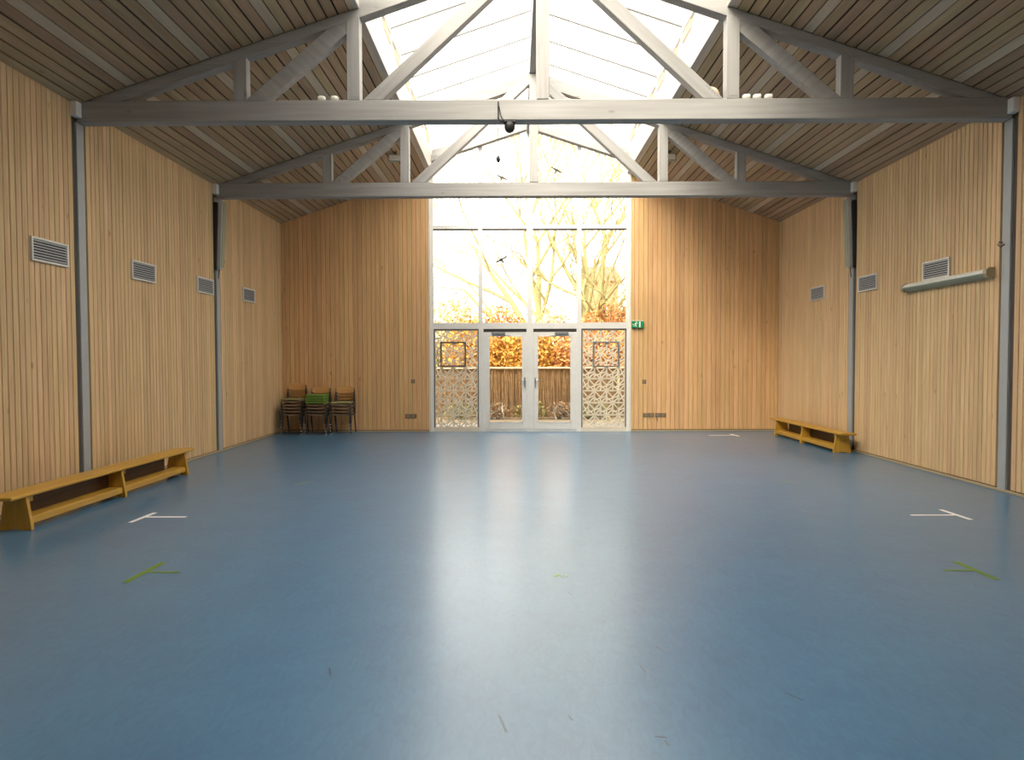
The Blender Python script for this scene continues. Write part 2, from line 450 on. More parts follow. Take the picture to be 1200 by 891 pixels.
# back wall
WX = 2.2                       # half width of the glazed opening
wb = MB().prism([(-HW, 0), (-WX, 0), (-WX, roof(WX) + 0.5), (-WX - 0.05, roof(WX) + 0.5), (-HW, EAVE + 0.2)], 'Y', YB, YB + 0.2)
wb.prism([(HW, 0), (WX, 0), (WX, roof(WX) + 0.5), (WX + 0.05, roof(WX) + 0.5), (HW, EAVE + 0.2)], 'Y', YB, YB + 0.2)
wall_b = struct(wb.build('wall_back', M['gap']), 'gable wall of upright orange-toned spruce boards either side of the window')
BP2 = 0.1
for sx in (-1, 1):
    x = WX
    while x < HW - 0.02:
        x1 = min(x + BP2, HW - 0.024); g = 0.003; t = 0.022 + random.uniform(-0.0015, 0.0015); c = 0.004
        zt = lambda q: roof(q) + 0.01 if q > SKX else 5.9
        xs = [x + g, x + g + c, x1 - g - c, x1 - g]; ys = [YB - t + c, YB - t, YB - t, YB - t + c]
        zx = [sx * q for q in xs]
        xm = sx * (x + x1) / 2
        vs = [(zx[i] - xm, ys[i] - YB, z) for z in (0, 1) for i in range(4)] + [(zx[i] - xm, 0, z) for z in (0, 1) for i in (0, 3)]
        tops = [zt(q) - 0.045 for q in xs]
        vs = []
        for lvl in (0, 1):
            for i in range(4): vs.append((zx[i] - xm, ys[i] - YB, tops[i] if lvl else 0))
            for i in (3, 0): vs.append((zx[i] - xm, 0, tops[i] if lvl else 0))
        fs = [tuple(range(6)), tuple(range(11, 5, -1))] + [(i, (i + 1) % 6, 6 + (i + 1) % 6, 6 + i) for i in range(6)]
        part('board', MB().add(vs, fs).mesh('board', M['board_back']), wall_b, (xm, YB, 0.045))
        x += BP2
    xa, xb = sorted((sx * WX, sx * (HW - 0.04)))
    struct(MB().box(xa, xb, YB - 0.034, YB, 0, 0.03).build('baseboard_back_left' if sx < 0 else 'baseboard_back_right', M['tan'], bevel=0.004),
           'thin timber strip along the floor at the gable wall, %s of the window' % ('left' if sx < 0 else 'right'))

# wall behind the camera
struct(MB().prism([(-HW, 0), (HW, 0), (HW, EAVE), (SKX, roof(SKX)), (0, roof(0)), (-SKX, roof(SKX)), (-HW, EAVE)], 'Y', YF - 0.2, YF)
       .build('wall_front', M['plaster']), 'timber wall behind the viewer')

# ceiling: two sloping slabs, planks beneath, closed ridge part near the viewer
ANG = math.atan(SLOPE)
cl = MB()
for sx in (-1, 1):
    cl.prism([(sx * (HW + 0.2), roof(HW + 0.2) + 0.022), (sx * (SKX + .03), roof(SKX + .03) + 0.022), (sx * (SKX + .03), roof(SKX + .03) + 0.28), (sx * (HW + 0.2), roof(HW + 0.2) + 0.28)],
             'Y', YF - 0.2, YB + 0.2)
cl.prism([(-SKX, roof(SKX) + 0.022), (0, roof(0) + 0.022), (SKX, roof(SKX) + 0.022), (SKX, roof(SKX) + 0.28), (0, roof(0) + 0.28), (-SKX, roof(SKX) + 0.28)],
         'Y', YF - 0.2, SKY0)
ceil = struct(cl.build('ceiling', M['ceilgap']), 'pitched ceiling of long narrow planks with dark gaps')
PL = (HW - SKX) / math.cos(ANG)
NPL = 27; PP = PL / NPL
y0, y1 = YF, YB - 0.03
pm = {}
for key, wd in (('plank', PP - 0.017), ('plank_pale', PP - 0.012)):
    pm[key] = MB().box(-wd / 2, wd / 2, y0, y1, -0.0, 0.02).mesh('plank', M[key], bevel=0.002)
for sx in (-1, 1):
    for i in range(NPL):
        d = (i + 0.5) * PP
        pale = (i % 7 == 5)
        nxt = (i % 7 == 4)
        X = HW - d * math.cos(ANG); Z = roof(X)
        o = part('plank', pm['plank_pale' if pale else 'plank'], ceil, (sx * X, 0, Z + (0.003 if pale else 0)), (0, sx * ANG, 0))
        if nxt:        # the plank beside each pale batten sits tight against it
            o.location.x -= sx * 0.006

# rooflight: kerbs, clerestory, glazing
YP = 0.87
ybars = [9.95 + YP * k for k in range(-9, 6)]
ybars = [y for y in ybars if SKY0 + 0.1 < y < YB - 0.1]
EDGE_Z, RIDGE_Z = 6.58, 7.32
for sx, side in ((-1, 'left'), (1, 'right')):
    xa, xb = sorted((sx * SKX, sx * (SKX + 0.14)))
    k = struct(MB().box(xa, xb, SKY0, YB, roof(SKX) - 0.02, 6.05).build('trim_1' if sx < 0 else 'trim_2', M['kerb'], bevel=0.006),
               'white kerb board along the %s edge of the rooflight' % side)
    xa, xb = sorted((sx * (SKX + 0.05), sx * (SKX + 0.13)))
    MB().box(xa, xb, SKY0, YB, 6.05, 6.30).build('upstand_panel', M['kerb'], k)
    MB().box(xa, xb, SKY0, YB, 6.50, EDGE_Z).build('head_rail', M['kerb'], k)
    ws = struct(bpy.data.objects.new('window_2' if sx < 0 else 'window_3', None),
                'glazed %s slope of the rooflight' % side); COL.objects.link(ws)
    ye = [SKY0] + ybars + [YB - 0.02]
    xg = sx * (SKX + 0.09)
    for a, b in zip(ye[:-1], ye[1:]):
        MB().box(xa, xb, b - 0.05, b + 0.05, 6.30, 6.50).build('post', M['kerb'], k)
        MB().box(xg - 0.003, xg + 0.003, a + 0.05, b - 0.05, 6.30, 6.50).build('pane', M['roofglass'], k)
        MB().box(*sorted((sx * (SKX + 0.05), sx * (SKX + 0.084))), b - 0.5, b - 0.05, 6.34, 6.47).build('timber_block', M['tan'], k)
        x0, x1 = sx * (SKX + 0.1), 0
        MB().add([(x0, a + .01, EDGE_Z + .02), (x1, a + .01, RIDGE_Z + .02), (x1, b - .01, RIDGE_Z + .02), (x0, b - .01, EDGE_Z + .02)],
                 [(0, 1, 2, 3)]).build('pane', M['roofglass'], ws)
    for y in ybars:
        MB().bar((sx * (SKX + 0.1), y, EDGE_Z + 0.02), (sx * 0.03, y, RIDGE_Z + 0.02), 0.03, 0.04).build('glazing_bar', M['bar'], ws)
rb = struct(MB().box(-0.05, 0.05, SKY0, YB, RIDGE_Z - 0.05, RIDGE_Z + 0.08).build('trim_3', M['white']), 'white ridge bar of the rooflight')
# end upstand of the rooflight over the viewer, and over the gable
for yy, nm in ((SKY0 - 0.1, 'trim_4'),):
    struct(MB().prism([(-SKX - .1, roof(SKX)), (SKX + .1, roof(SKX)), (SKX + .1, EDGE_Z + .05), (0, RIDGE_Z + .05), (-SKX - .1, EDGE_Z + .05)], 'Y', yy, yy + 0.1)
           .build(nm, M['white']), 'white end upstand of the rooflight')

# gable window: mullions, transoms, panes
win = struct(bpy.data.objects.new('window_1', None), 'tall white-framed gable window above the double doors'); COL.objects.link(win)
YW0, YW1 = YB + 0.0, YB + 0.09


def gz(x): return 6.60 - 0.325 * abs(x)      # underside of the gable rafters


for nm, x0, x1 in (('jamb', -WX, -WX + 0.07), ('mullion', -1.135, -1.045), ('mullion', -0.06, 0.06), ('mullion', 1.045, 1.135), ('jamb', WX - 0.07, WX)):
    zb = 2.27 if nm == 'mullion' else 0.0
    MB().prism([(x0, zb), (x1, zb), (x1, gz(x1) + 0.06), (x0, gz(x0) + 0.06)], 'Y', YW0, YW1).build(nm, M['white_frame'], win)
cols = [(-WX + 0.07, -1.135), (-1.045, -0.06), (0.06, 1.045), (1.135, WX - 0.07)]
for x0, x1 in cols:
    MB().box(x0, x1, YW0 + 0.005, YW1 - 0.005, 4.475, 4.555).build('transom', M['white_frame'], win)
    MB().box(x0, x1, YW0 + 0.02, YW1 - 0.02, 4.445, 4.475).build('transom_seal', M['seal'], win)
    MB().box(x0, x1, YW0 - 0.004, YW1 - 0.005, 2.275, 2.41).build('transom', M['white_frame'], win)
    MB().box(x0, x1, YW0 + 0.045, YW0 + 0.055, 2.41, 4.445).build('pane', M['glass'], win)
    MB().prism([(x0, 4.555), (x1, 4.555), (x1, gz(x1) + .06), (x0, gz(x0) + .06)], 'Y', YW0 + 0.045, YW0 + 0.055).build('pane', M['glass'], win)
# gable above the rafters (behind the white gable rafters, up to the roof glazing)
g = struct(MB().prism([(-SKX - .1, 6.07), (0, 6.80), (SKX + .1, 6.07), (SKX + .1, EDGE_Z + .02), (0, RIDGE_Z + .02), (-SKX - .1, EDGE_Z + .02)], 'Y', YB + 0.05, YB + 0.06)
           .build('window_4', M['roofglass']), 'narrow glass strip above the white gable rafters')

# double door
def door(name, sx, label):
    d = thing(name, label, 'door', structure=True)
    X = lambda a: sx * a
    def bx(a, b, y0, y1, z0, z1, nm, mt, par=d, bev=0.0):
        xa, xb = sorted((X(a), X(b))); return MB().box(xa, xb, y0, y1, z0, z1).build(nm, mt, par, bevel=bev)
    y0, y1 = YB + 0.01, YB + 0.07
    bx(0.905, 1.03, y0, y1, 0.04, 2.2, 'stile', M['white_frame'], bev=0.004)
    bx(0.075, 0.165, y0, y1, 0.04, 2.2, 'stile', M['white_frame'], bev=0.004)
    bx(0.165, 0.905, y0, y1, 2.12, 2.2, 'rail', M['white_frame'], bev=0.004)
    bx(0.165, 0.905, y0, y1, 0.04, 0.2, 'rail', M['white_frame'], bev=0.004)
    bx(0.165, 0.905, y0 + .025, y0 + .035, 0.2, 2.12, 'pane', M['glass'])
    for a, b, z0, z1 in ((0.155, 0.915, 2.105, 2.13), (0.155, 0.915, 0.195, 0.215)):
        bx(a, b, y0 - .006, y0, z0, z1, 'glazing_bead', M['white'])
    bx(0.155, 0.178, y0 - .006, y0, 0.2, 2.12, 'glazing_bead', M['white']); bx(0.892, 0.915, y0 - .006, y0, 0.2, 2.12, 'glazing_bead', M['white'])
    h = bx(0.10, 0.135, y0 - .012, y0, 0.98, 1.2, 'handle_plate', M['metal'])
    MB().tube([(X(0.118), y0 - .01, 1.14), (X(0.118), y0 - .055, 1.14), (X(0.135), y0 - .065, 1.14), (X(0.245), y0 - .065, 1.14)], 0.011).build('handle', M['metal'], h, smooth=True)
    c = bx(0.55, 0.85, y0 - .05, y0, 2.15, 2.20, 'door_closer', M['closer'], bev=0.006)
    MB().bar((X(0.76), y0 - .03, 2.145), (X(0.42), y0 - .03, 2.115), 0.02, 0.012).build('closer_arm', M['closer'], c)
    return d


door('door_1', -1, 'left leaf of the white glazed double door')
door('door_2', 1, 'right leaf of the white glazed double door')
fr = struct(bpy.data.objects.new('trim_5', None), 'white frame around the double door'); COL.objects.link(fr)
MB().box(-1.135, -1.03, YB - .004, YB + .09, 0, 2.275).build('jamb', M['white_frame'], fr)
MB().box(1.03, 1.135, YB - .004, YB + .09, 0, 2.275).build('jamb', M['white_frame'], fr)
MB().box(-0.075, 0.075, YB - .004, YB + .09, 0, 2.275).build('centre_post', M['white_frame'], fr)
for s in (-1, 1):
    xa, xb = sorted((s * 0.075, s * 1.03))
    MB().box(xa, xb, YB + .03, YB + .09, 2.2, 2.275).build('head_seal', M['seal'], fr)
    MB().box(xa, xb, YB + .02, YB + .09, 0.0, 0.04).build('threshold', M['white_frame'], fr)

# openwork block panels beside the doors
def block_mesh(wd, h=0.262, t=0.042, half=False):
    mb = MB(); a, b, r = wd / 2, h / 2, 0.013
    mb.box(-a, -a + r, 0, t, -b, b); mb.box(a - r, a, 0, t, -b, b)
    mb.box(-a + r, a - r, 0, t, b - r, b); mb.box(-a + r, a - r, 0, t, -b, -b + r)
    if not half:
        A, B = a - r, b - r
        for (p, q) in (((-A, B), (0, -0.01)), ((A, B), (0, -0.01)), ((-A, -0.02), (-0.02, -B)), ((A, -0.02), (0.02, -B)),
                       ((-A, -B * .6), (A, B * .15)), ((0, -0.01), (0, -B))):
            mb.bar((p[0], t / 2, p[1]), (q[0], t / 2, q[1]), t * 0.9, 0.02, up=(0, 1, 0)) if False else \
                mb.bar((p[0], t * .5, p[1]), (q[0], t * .5, q[1]), 0.026, t * 0.85, up=(0, 1, 0))
    else:
        A, B = a - r, b - r
        for (p, q) in (((-A, B), (A, -B)), ((A, B * .3), (-A, -B * .6))):
            mb.bar((p[0], t * .5, p[1]), (q[0], t * .5, q[1]), 0.026, t * 0.85, up=(0, 1, 0))
    return mb.mesh('block', M['block'])


BW = 0.275
bm_full, bm_half = block_mesh(BW - 0.006), block_mesh(BW / 2 - 0.006, half=True)


def block_panel(sx, label):
    x0, x1 = (-2.13, -1.135) if sx < 0 else (1.135, 2.13)
    t = thing('block_screen', label, 'screen', ((x0 + x1) / 2, YB, 0), 'openwork block screens beside the doors')
    f = MB()
    f.box(x0, x0 + .022, YB + .0, YB + .085, 0.09, 2.275); f.box(x1 - .022, x1, YB + .0, YB + .085, 0.09, 2.275)
    f.box(x0 + .022, x1 - .022, YB, YB + .085, 2.25, 2.275)
    f.build('surround', M['seal'], t)
    MB().box(x0, x1, YB - .004, YB + .09, 0.0, 0.09).build('sill', M['cream'], t)
    MB().box(x0 + .022, x1 - .022, YB + .095, YB + .1, 0.09, 2.25).build('pane', M['glass'], t)
    h = 0.27; n = 8
    xs0 = x0 + .022; wd = (x1 - x0) - .044; bw = wd / 3.5
    sc = bw / BW
    for r in range(n):
        z = 0.09 + h * (r + .5)
        flip = (r % 2 == 1) if sx < 0 else (r % 2 == 0)
        seq = [1, 1, 1, .5] if flip else [.5, 1, 1, 1]
        x = xs0
        for q in seq:
            c = x + q * bw / 2
            o = part('block', bm_full if q == 1 else bm_half, t, (c - t.location.x, 0.015, z), scale=(sc, 1, 1))
            x += q * bw
    # small hinged vent frame set in the screen
    vx0, vx1 = (-1.985, -1.415) if sx < 0 else (1.385, 1.97)
    vm = M['seal'] if sx < 0 else M['closer']
    v = MB(); w_ = 0.032
    v.box(vx0, vx0 + w_, YB - .02, YB + .02, 1.44, 1.99); v.box(vx1 - w_, vx1, YB - .02, YB + .02, 1.44, 1.99)
    v.box(vx0 + w_, vx1 - w_, YB - .02, YB + .02, 1.99 - w_, 1.99); v.box(vx0 + w_, vx1 - w_, YB - .02, YB + .02, 1.44, 1.44 + w_ * (1 if sx < 0 else .4))
    o = v.build('vent_frame', vm, t, bevel=0.003)
    o['label'] = 'dark square vent frame' if sx < 0 else 'taupe square vent frame'
    return t


block_panel(-1, 'cream openwork block screen with a dark square vent, left of the doors')
block_panel(1, 'cream openwork block screen with a taupe square vent, right of the doors')

# cream side trims at the glazed opening
for sx, nm in ((-1, 'trim_6'), (1, 'trim_7')):
    xa, xb = sorted((sx * (WX - 0.005), sx * (WX + 0.035)))
    struct(MB().prism([(xa, 0), (xb, 0), (xb, 5.86), (xa, 5.86)], 'Y', YB - .035, YB - 0.0).build(nm, M['cream'], bevel=0.004),
           'cream edge trim where the boards meet the window, %s side' % ('left' if sx < 0 else 'right'))

# white gable rafters
for sx, nm in ((-1, 'trim_8'), (1, 'trim_9')):
    zz = lambda x: 6.60 - 0.325 * x
    struct(MB().prism([(sx * 0.0, zz(0)), (sx * (SKX), zz(SKX)), (sx * (SKX), zz(SKX) + .24), (0, zz(0) + .24)], 'Y', YB - 0.16, YB - 0.0)
           .build(nm, M['beam_x'], bevel=0.006), 'white gable rafter over the window, %s half' % ('left' if sx < 0 else 'right'))
rdg = tag(MB().box(-0.075, 0.075, SKY0, YB - 0.16, 6.47, 6.78).build('ridge_beam', M['beam_y'], bevel=0.006),
          'limed timber ridge beam running under the rooflight peak', 'beam')


# ================================================================== TRUSSES
def truss(y, label):
    t = thing('roof_truss', label, 'truss', (0, y, 4.39), 'limed timber roof trusses')
    W = 0.15
    L = HW - 0.03
    MB().box(-L, L, y, y + 0.16, 4.392, 4.632).build('bottom_chord', M['beam_x'], t, bevel=0.008)
    for sx in (-1, 1):
        top = lambda x: roof(x) + 0.0
        bot = lambda x: roof(x) - 0.11
        # rafter / top chord
        a = MB().prism([(sx * 4.95, 4.632), (sx * 0.075, bot(0.075)), (sx * 0.075, bot(.075) + .20), (sx * SKX, bot(SKX) + .20), (sx * (SKX + .02), top(SKX + .02) - .004),
                        (sx * (L), top(L) - .004), (sx * L, 4.632)], 'Y', y + .005, y + .15)
        a.build('top_chord', M['beam_x'], t, bevel=0.005)
        x0, x1 = 2.14, 2.29
        MB().prism([(sx * x0, 4.632), (sx * x1, 4.632), (sx * x1, bot(x1) + .01), (sx * x0, bot(x0) + .01)], 'Y', y + 0.0, y + .14).build('post', M['beam_z'], t, bevel=0.005)
        x0, x1 = 3.47, 3.625
        MB().prism([(sx * x0, 4.632), (sx * x1, 4.632), (sx * x1, bot(x1) + .01), (sx * x0, bot(x0) + .01)], 'Y', y + .012, y + .13).build('short_post', M['beam_z'], t, bevel=0.005)
        # inner diagonal: from the post's foot up to the king post
        th = math.atan2(1.75, 1.9); dx = 0.155 / math.sin(th) / 2
        MB().prism([(sx * (1.99 + dx), 4.632), (sx * (1.99 - dx), 4.632), (sx * 0.075, 4.632 + (1.99 - dx - .075) * math.tan(th)),
                    (sx * 0.075, 4.632 + (1.99 + dx - .075) * math.tan(th))], 'Y', y + .002, y + .125).build('inner_brace', wood('limed_brace', _bA, _bB, 'X', .6, 16, rot=(0, -sx * th, 0), rnd=.03, knots=.4), t, bevel=0.005)
        # outer diagonal: from the post's head down to the short post's foot
        th2 = math.atan2(0.93, 1.05)
        xa, za = 2.29, 5.46; xb = 3.34; zb = 4.632
        hw = 0.085
        MB().prism([(sx * 2.29, 5.40), (sx * 2.29, 5.60), (sx * 2.42, 5.535), (sx * 3.455, 4.66), (sx * 3.455, 4.632), (sx * 3.24, 4.632)], 'Y', y + .01, y + .13)\
            .build('outer_brace', wood('limed_brace_outer', _bA, _bB, 'X', .6, 16, rot=(0, sx * th2, 0), rnd=.03, knots=.4), t, bevel=0.004)
        # bearing block beside the chord's end
        xa, xb = sorted((sx * (HW - .10), sx * (HW - .024)))
        MB().box(xa, xb, y - .10, y - .005, 4.43, 4.60).build('bearing_block', M['white'], t, bevel=0.004)
    MB().box(-0.075, 0.075, y - .004, y + .15, 4.632, 6.46).build('king_post', M['beam_z'], t, bevel=0.006)
    # nail plates' heads at the joints
    for sx in (-1, 1):
        mb = MB()
        for q in range(5):
            for (px, pz) in ((sx * (2.17 + .022 * q), 4.665), (sx * (2.03 - .03 * q), 4.67 + .026 * q)):
                mb.lathe([(0.006, 0), (0.006, -0.006)], (px, y + (.0 if px * sx > 2.14 else .002), pz), 'Y', 6)
        mb.build('nails', M['closer'], t, kind='stuff')
    return t


truss(Y1, 'nearer limed timber roof truss with a white king post')
truss(Y2, 'farther limed timber roof truss in front of the gable window')

# ================================================================== WALL POSTS
for sx in (-1, 1):
    for y, nm in ((Y1, 'nearer'), (Y2, 'farther')):
        side = 'left' if sx < 0 else 'right'
        t = thing('wall_post', 'grey post set in the %s wall under the %s truss' % (side, nm), 'post', (sx * HW, y + .06, 0), 'grey wall posts')
        xa, xb = sorted((sx * HW, sx * (HW - .03)))
        MB().box(xa, xb, y, y + .13, 0, 4.39).build('post', M['grey_post'], t, bevel=0.004)
        xa, xb = sorted((sx * HW, sx * (HW - .004)))
        MB().box(xa, xb, y - .035, y, 0.03, 4.39).build('joint_strip', M['seal'], t)

# ================================================================== FITTINGS ON THE WALLS
def vent(sx, y, z, label):
    t = thing('wall_vent', label, 'vent', (sx * (HW - .022), y, z), 'louvred wall vents')
    w2, h2 = 0.285, 0.13; xf = sx * (HW - .022)
    def bx(y0, y1, z0, z1, d0, d1, nm, mt, bev=0):
        xa, xb = sorted((xf - sx * d0, xf - sx * d1)); return MB().box(xa, xb, y + y0, y + y1, z + z0, z + z1).build(nm, mt, t, bevel=bev)
    bx(-w2 + .02, w2 - .02, -h2 + .02, h2 - .02, 0, .004, 'backing', M['ventback'])
    f = MB(); xa, xb = sorted((xf, xf - sx * .026))
    f.box(xa, xb, y - w2, y - w2 + .024, z - h2, z + h2); f.box(xa, xb, y + w2 - .024, y + w2, z - h2, z + h2)
    f.box(xa, xb, y - w2 + .024, y + w2 - .024, z - h2, z - h2 + .024); f.box(xa, xb, y - w2 + .024, y + w2 - .024, z + h2 - .024, z + h2)
    f.build('frame', M['vent'], t, bevel=0.003)
    n = 7; p = (2 * h2 - .05) / n
    for i in range(n):
        zz = z - h2 + .025 + p * (i + .5)
        MB().prism([(xf - sx * .006, zz + .012), (xf - sx * .008, zz + .014), (xf - sx * .024, zz - .004), (xf - sx * .022, zz - .006)], 'Y', y - w2 + .024, y + w2 - .024)\
            .build('slat', M['slat'], t)
    return t


vent(-1, 7.18, 2.79, 'louvred vent nearest the viewer on the left wall, before the first grey post')
vent(-1, 8.99, 2.82, 'louvred vent on the left wall just beyond the nearer grey post')
vent(-1, 10.78, 2.83, 'louvred vent on the left wall beside the pale column speaker')
vent(-1, 12.54, 2.85, 'small-looking vent on the left wall nearest the back corner')
vent(1, 9.0, 2.82, 'louvred vent on the right wall above the long strip lamp')
vent(1, 10.73, 2.84, 'louvred vent on the right wall beside the pale column speaker')
vent(1, 12.5, 2.85, 'louvred vent on the right wall nearest the back corner')

# strip lamp
t = thing('strip_lamp', 'long white strip lamp fixed to the right wall below a vent', 'lamp', (HW - .022, 8.78, 2.63))
xf = HW - .022
MB().prism([(xf, 2.57), (xf, 2.685), (xf - .05, 2.632), (xf - .112, 2.625), (xf - .108, 2.612), (xf - .06, 2.575)], 'Y', 7.96, 9.60).build('lamp_body', M['lamp_body'], t, bevel=0.003)  # grey-green lower half; its darker tone paints in the shade below the diffuser
MB().prism([(xf, 2.69), (xf - .03, 2.69), (xf - .085, 2.672), (xf - .113, 2.64), (xf - .113, 2.628), (xf - .05, 2.636)], 'Y', 7.96, 9.60).build('diffuser', M['lamp_white'], t, bevel=0.002)
for y in (7.90, 9.60):
    MB().prism([(xf, 2.565), (xf, 2.695), (xf - .075, 2.695), (xf - .112, 2.665), (xf - .115, 2.615), (xf - .09, 2.57)], 'Y', y, y + .06).build('end_cap', M['tan'], t, bevel=0.003)

# coat hook by the right nearer post
tag(MB().tube([(HW - .03, 7.79, 2.97), (HW - .07, 7.79, 2.975), (HW - .10, 7.77, 2.94), (HW - .095, 7.73, 2.905), (HW - .07, 7.70, 2.935)], 0.010, 8)
    .build('wall_hook', M['brass'], smooth=True), 'small dark hook beside the nearer grey post on the right wall', 'hook')

# column speakers on the farther posts
for sx, side in ((-1, 'left'), (1, 'right')):
    x = sx * (HW - .15); y = Y2 + .03
    t = thing('column_speaker', 'tall pale column speaker tilted forward on the farther %s post' % side, 'speaker', (sx * (HW - .03), y, 3.2), 'column speakers')
    a, b = Vector((sx * 5.365, y, 4.34)), Vector((sx * 5.425, y, 3.17))
    MB().bar(a, b, 0.13, 0.08, up=(1, 0, 0)).build('cabinet', M['speaker'], t, bevel=0.008)
    a2, b2 = a + Vector((-sx * .044, 0, -.02)), b + Vector((-sx * .044, 0, .02))
    MB().bar(a2, b2, 0.105, 0.01, up=(1, 0, 0)).build('grille', M['lamp_body'], t)
    a3, b3 = a + Vector((sx * .075, -.085, -.05)), b + Vector((sx * .050, -.085, -.03))
    MB().bar(a3, b3, 0.05, 0.06, up=(1, 0, 0)).build('back_plate', M['black'], t)
    MB().tube([(sx * 5.43, y, 3.165), (sx * 5.445, y + .01, 3.1), (sx * 5.462, y + .02, 3.0)], 0.006).build('cable', M['black'], t)
    for zc in (4.2, 3.3):
        MB().box(*sorted((sx * 5.44, sx * 5.47)), y - .02, y + .02, zc - .03, zc + .03).build('bracket', M['closer'], t)

# exit sign
t = thing('exit_sign', 'green emergency exit sign with a white running man beside the window', 'sign', (2.355, YB - .03, 2.36))
yf = YB - .085
MB().box(2.235, 2.49, yf, YB - .024, 2.285, 2.445).build('case', M['green_sign'], t, bevel=0.004)
MB().box(2.235, 2.49, yf - .002, yf, 2.435, 2.445).build('edge_strip', M['sign_white'], t)
p = MB(); yd0, yd1 = yf - .003, yf
def flat(poly): p.prism(poly, 'Y', yd0, yd1)
cx, cz = 2.325, 2.36
flat([(cx + .012 + .013 * math.cos(a * math.pi / 4), cz + .05 + .013 * math.sin(a * math.pi / 4)) for a in range(8)])
flat([(cx - .012, cz + .03), (cx + .012, cz + .036), (cx + .004, cz - .012), (cx - .016, cz - .008)])
flat([(cx + .008, cz + .034), (cx + .012, cz + .024), (cx + .042, cz + .012), (cx + .040, cz + .022)])
flat([(cx - .012, cz + .030), (cx - .010, cz + .018), (cx - .036, cz + .002), (cx - .042, cz + .010)])
flat([(cx - .016, cz - .004), (cx + .000, cz - .010), (cx + .020, cz - .055), (cx + .006, cz - .055)])
flat([(cx - .016, cz - .004), (cx - .006, cz - .014), (cx - .030, cz - .038), (cx - .060, cz - .040), (cx - .058, cz - .028), (cx - .034, cz - .028)])
p.build('running_man', M['sign_white'], t)
MB().box(2.395, 2.425, yd0, yd1, 2.295, 2.425).build('door_symbol', M['sign_white'], t)
p = MB()
p.prism([(2.243, 2.36), (2.262, 2.38), (2.262, 2.366), (2.278, 2.366), (2.278, 2.354), (2.262, 2.354), (2.262, 2.34)], 'Y', yd0, yd1)
p.build('arrow', M['sign_white'], t)

# switches and sockets on the gable wall
YWF = YB - .0225
def switch(x, z, label):
    t = thing('wall_switch', label, 'switch', (x, YWF, z))
    MB().box(x - .042, x + .042, YWF - .012, YWF, z - .042, z + .042).build('plate', M['brass'], t, bevel=0.003)
    MB().box(x - .026, x + .026, YWF - .018, YWF - .012, z - .026, z + .026).build('rocker', M['outlet'], t, bevel=0.002)
def socket(x, z, label, wd=.125):
    t = thing('power_socket', label, 'socket', (x, YWF, z))
    MB().box(x - wd, x + wd, YWF - .016, YWF, z - .045, z + .045).build('plate', M['brass'], t, bevel=0.004)
    for s in (-1, 1):
        MB().lathe([(0.03, 0), (0.03, -.004), (0.02, -.004), (0.018, -.002)], (x + s * wd / 2, YWF - .016, z), 'Y', 14).build('outlet', M['outlet'], t)
    return t
switch(-2.59, 1.12, 'small brown switch on the gable wall left of the window')
switch(2.52, 1.10, 'small brown switch on the gable wall right of the window')
socket(-2.64, .35, 'brown double socket low on the gable wall left of the window')
socket(2.62, .36, 'brown double socket right of the window, nearest the window frame', .12)
so = socket(2.885, .36, 'brown double socket with a short cable stub, right of the first socket', .12)
MB().tube([(2.80, YWF - .02, .33), (2.79, YWF - .03, .29), (2.815, YWF - .03, .255), (2.80, YWF - .03, .22)], .006).build('cable_stub', M['black'], so)

# ================================================================== ON / UNDER THE NEARER TRUSS
def cap(x, d, label):
    prof = [(0.034, 0), (0.036, .012), (0.036, .05), (0.031, .07), (0.020, .083), (0.004, .088)]
    mb = MB().lathe([(r, d * h) for r, h in prof], (x, Y1 + .06, 4.6325 + .036), 'X', 14)
    tag(mb.build('white_cap', M['cap'], smooth=True), label, 'cap', 'white caps lying on the truss')
cap(-2.645, 1, 'white rounded cap on the nearer truss, the left one of two')
cap(-2.49, 1, 'white rounded cap on the nearer truss, right one of two beside the left post')
cap(2.43, -1, 'white rounded cap on the nearer truss, first of three from the right post')
cap(2.555, -1, 'white rounded cap on the nearer truss, middle one of three')
cap(2.69, -1, 'white rounded cap on the nearer truss, third of three from the right post')
r = 0.115
tag(MB().lathe([(max(.001, r * math.sin(math.pi * i / 10)), -r * math.cos(math.pi * i / 10)) for i in range(11)], (2.02, Y1 + .245, 4.745), 'Z', 18)
    .build('ball', M['ball'], smooth=True), 'pale tan ball wedged behind the right post of the nearer truss', 'ball')

t = thing('hanging_spotlight', 'small black lamp hung under the middle of the nearer truss', 'lamp', (-.39, Y1 + .05, 4.39))
MB().box(-.46, -.32, Y1 + .0, Y1 + .1, 4.372, 4.392).build('mounting_plate', M['black'], t, bevel=0.003)
MB().lathe([(0.055, .03), (0.062, .0), (0.058, -.04), (0.04, -.07), (0.015, -.082)], (-.39, Y1 + .05, 4.345), 'Z', 16).build('lamp_housing', M['black'], t, smooth=True)
MB().tube([(-.523, Y1 - .012, 4.60), (-.523, Y1 - .012, 4.41), (-.50, Y1 - .01, 4.375), (-.45, Y1 + .02, 4.365)], .008).build('cable', M['black'], t)
MB().tube([(-.515, Y1 - .014, 4.55), (-.49, Y1 - .014, 4.43), (-.455, Y1 + .0, 4.38)], .005).build('cable', M['black'], t)
t = thing('pull_cord', 'thin cord with a dark weight hanging below the nearer truss', 'cord', (-.523, Y1 - .012, 3.92))
MB().tube([(-.523, Y1 - .02, 4.39), (-.523, Y1 - .02, 3.96)], .0035, 6).build('cord', M['seal'], t)
MB().lathe([(.006, .045), (.022, .02), (.024, -.01), (.012, -.035)], (-.523, Y1 - .02, 3.93), 'Z', 12).build('weight', M['black'], t, smooth=True)

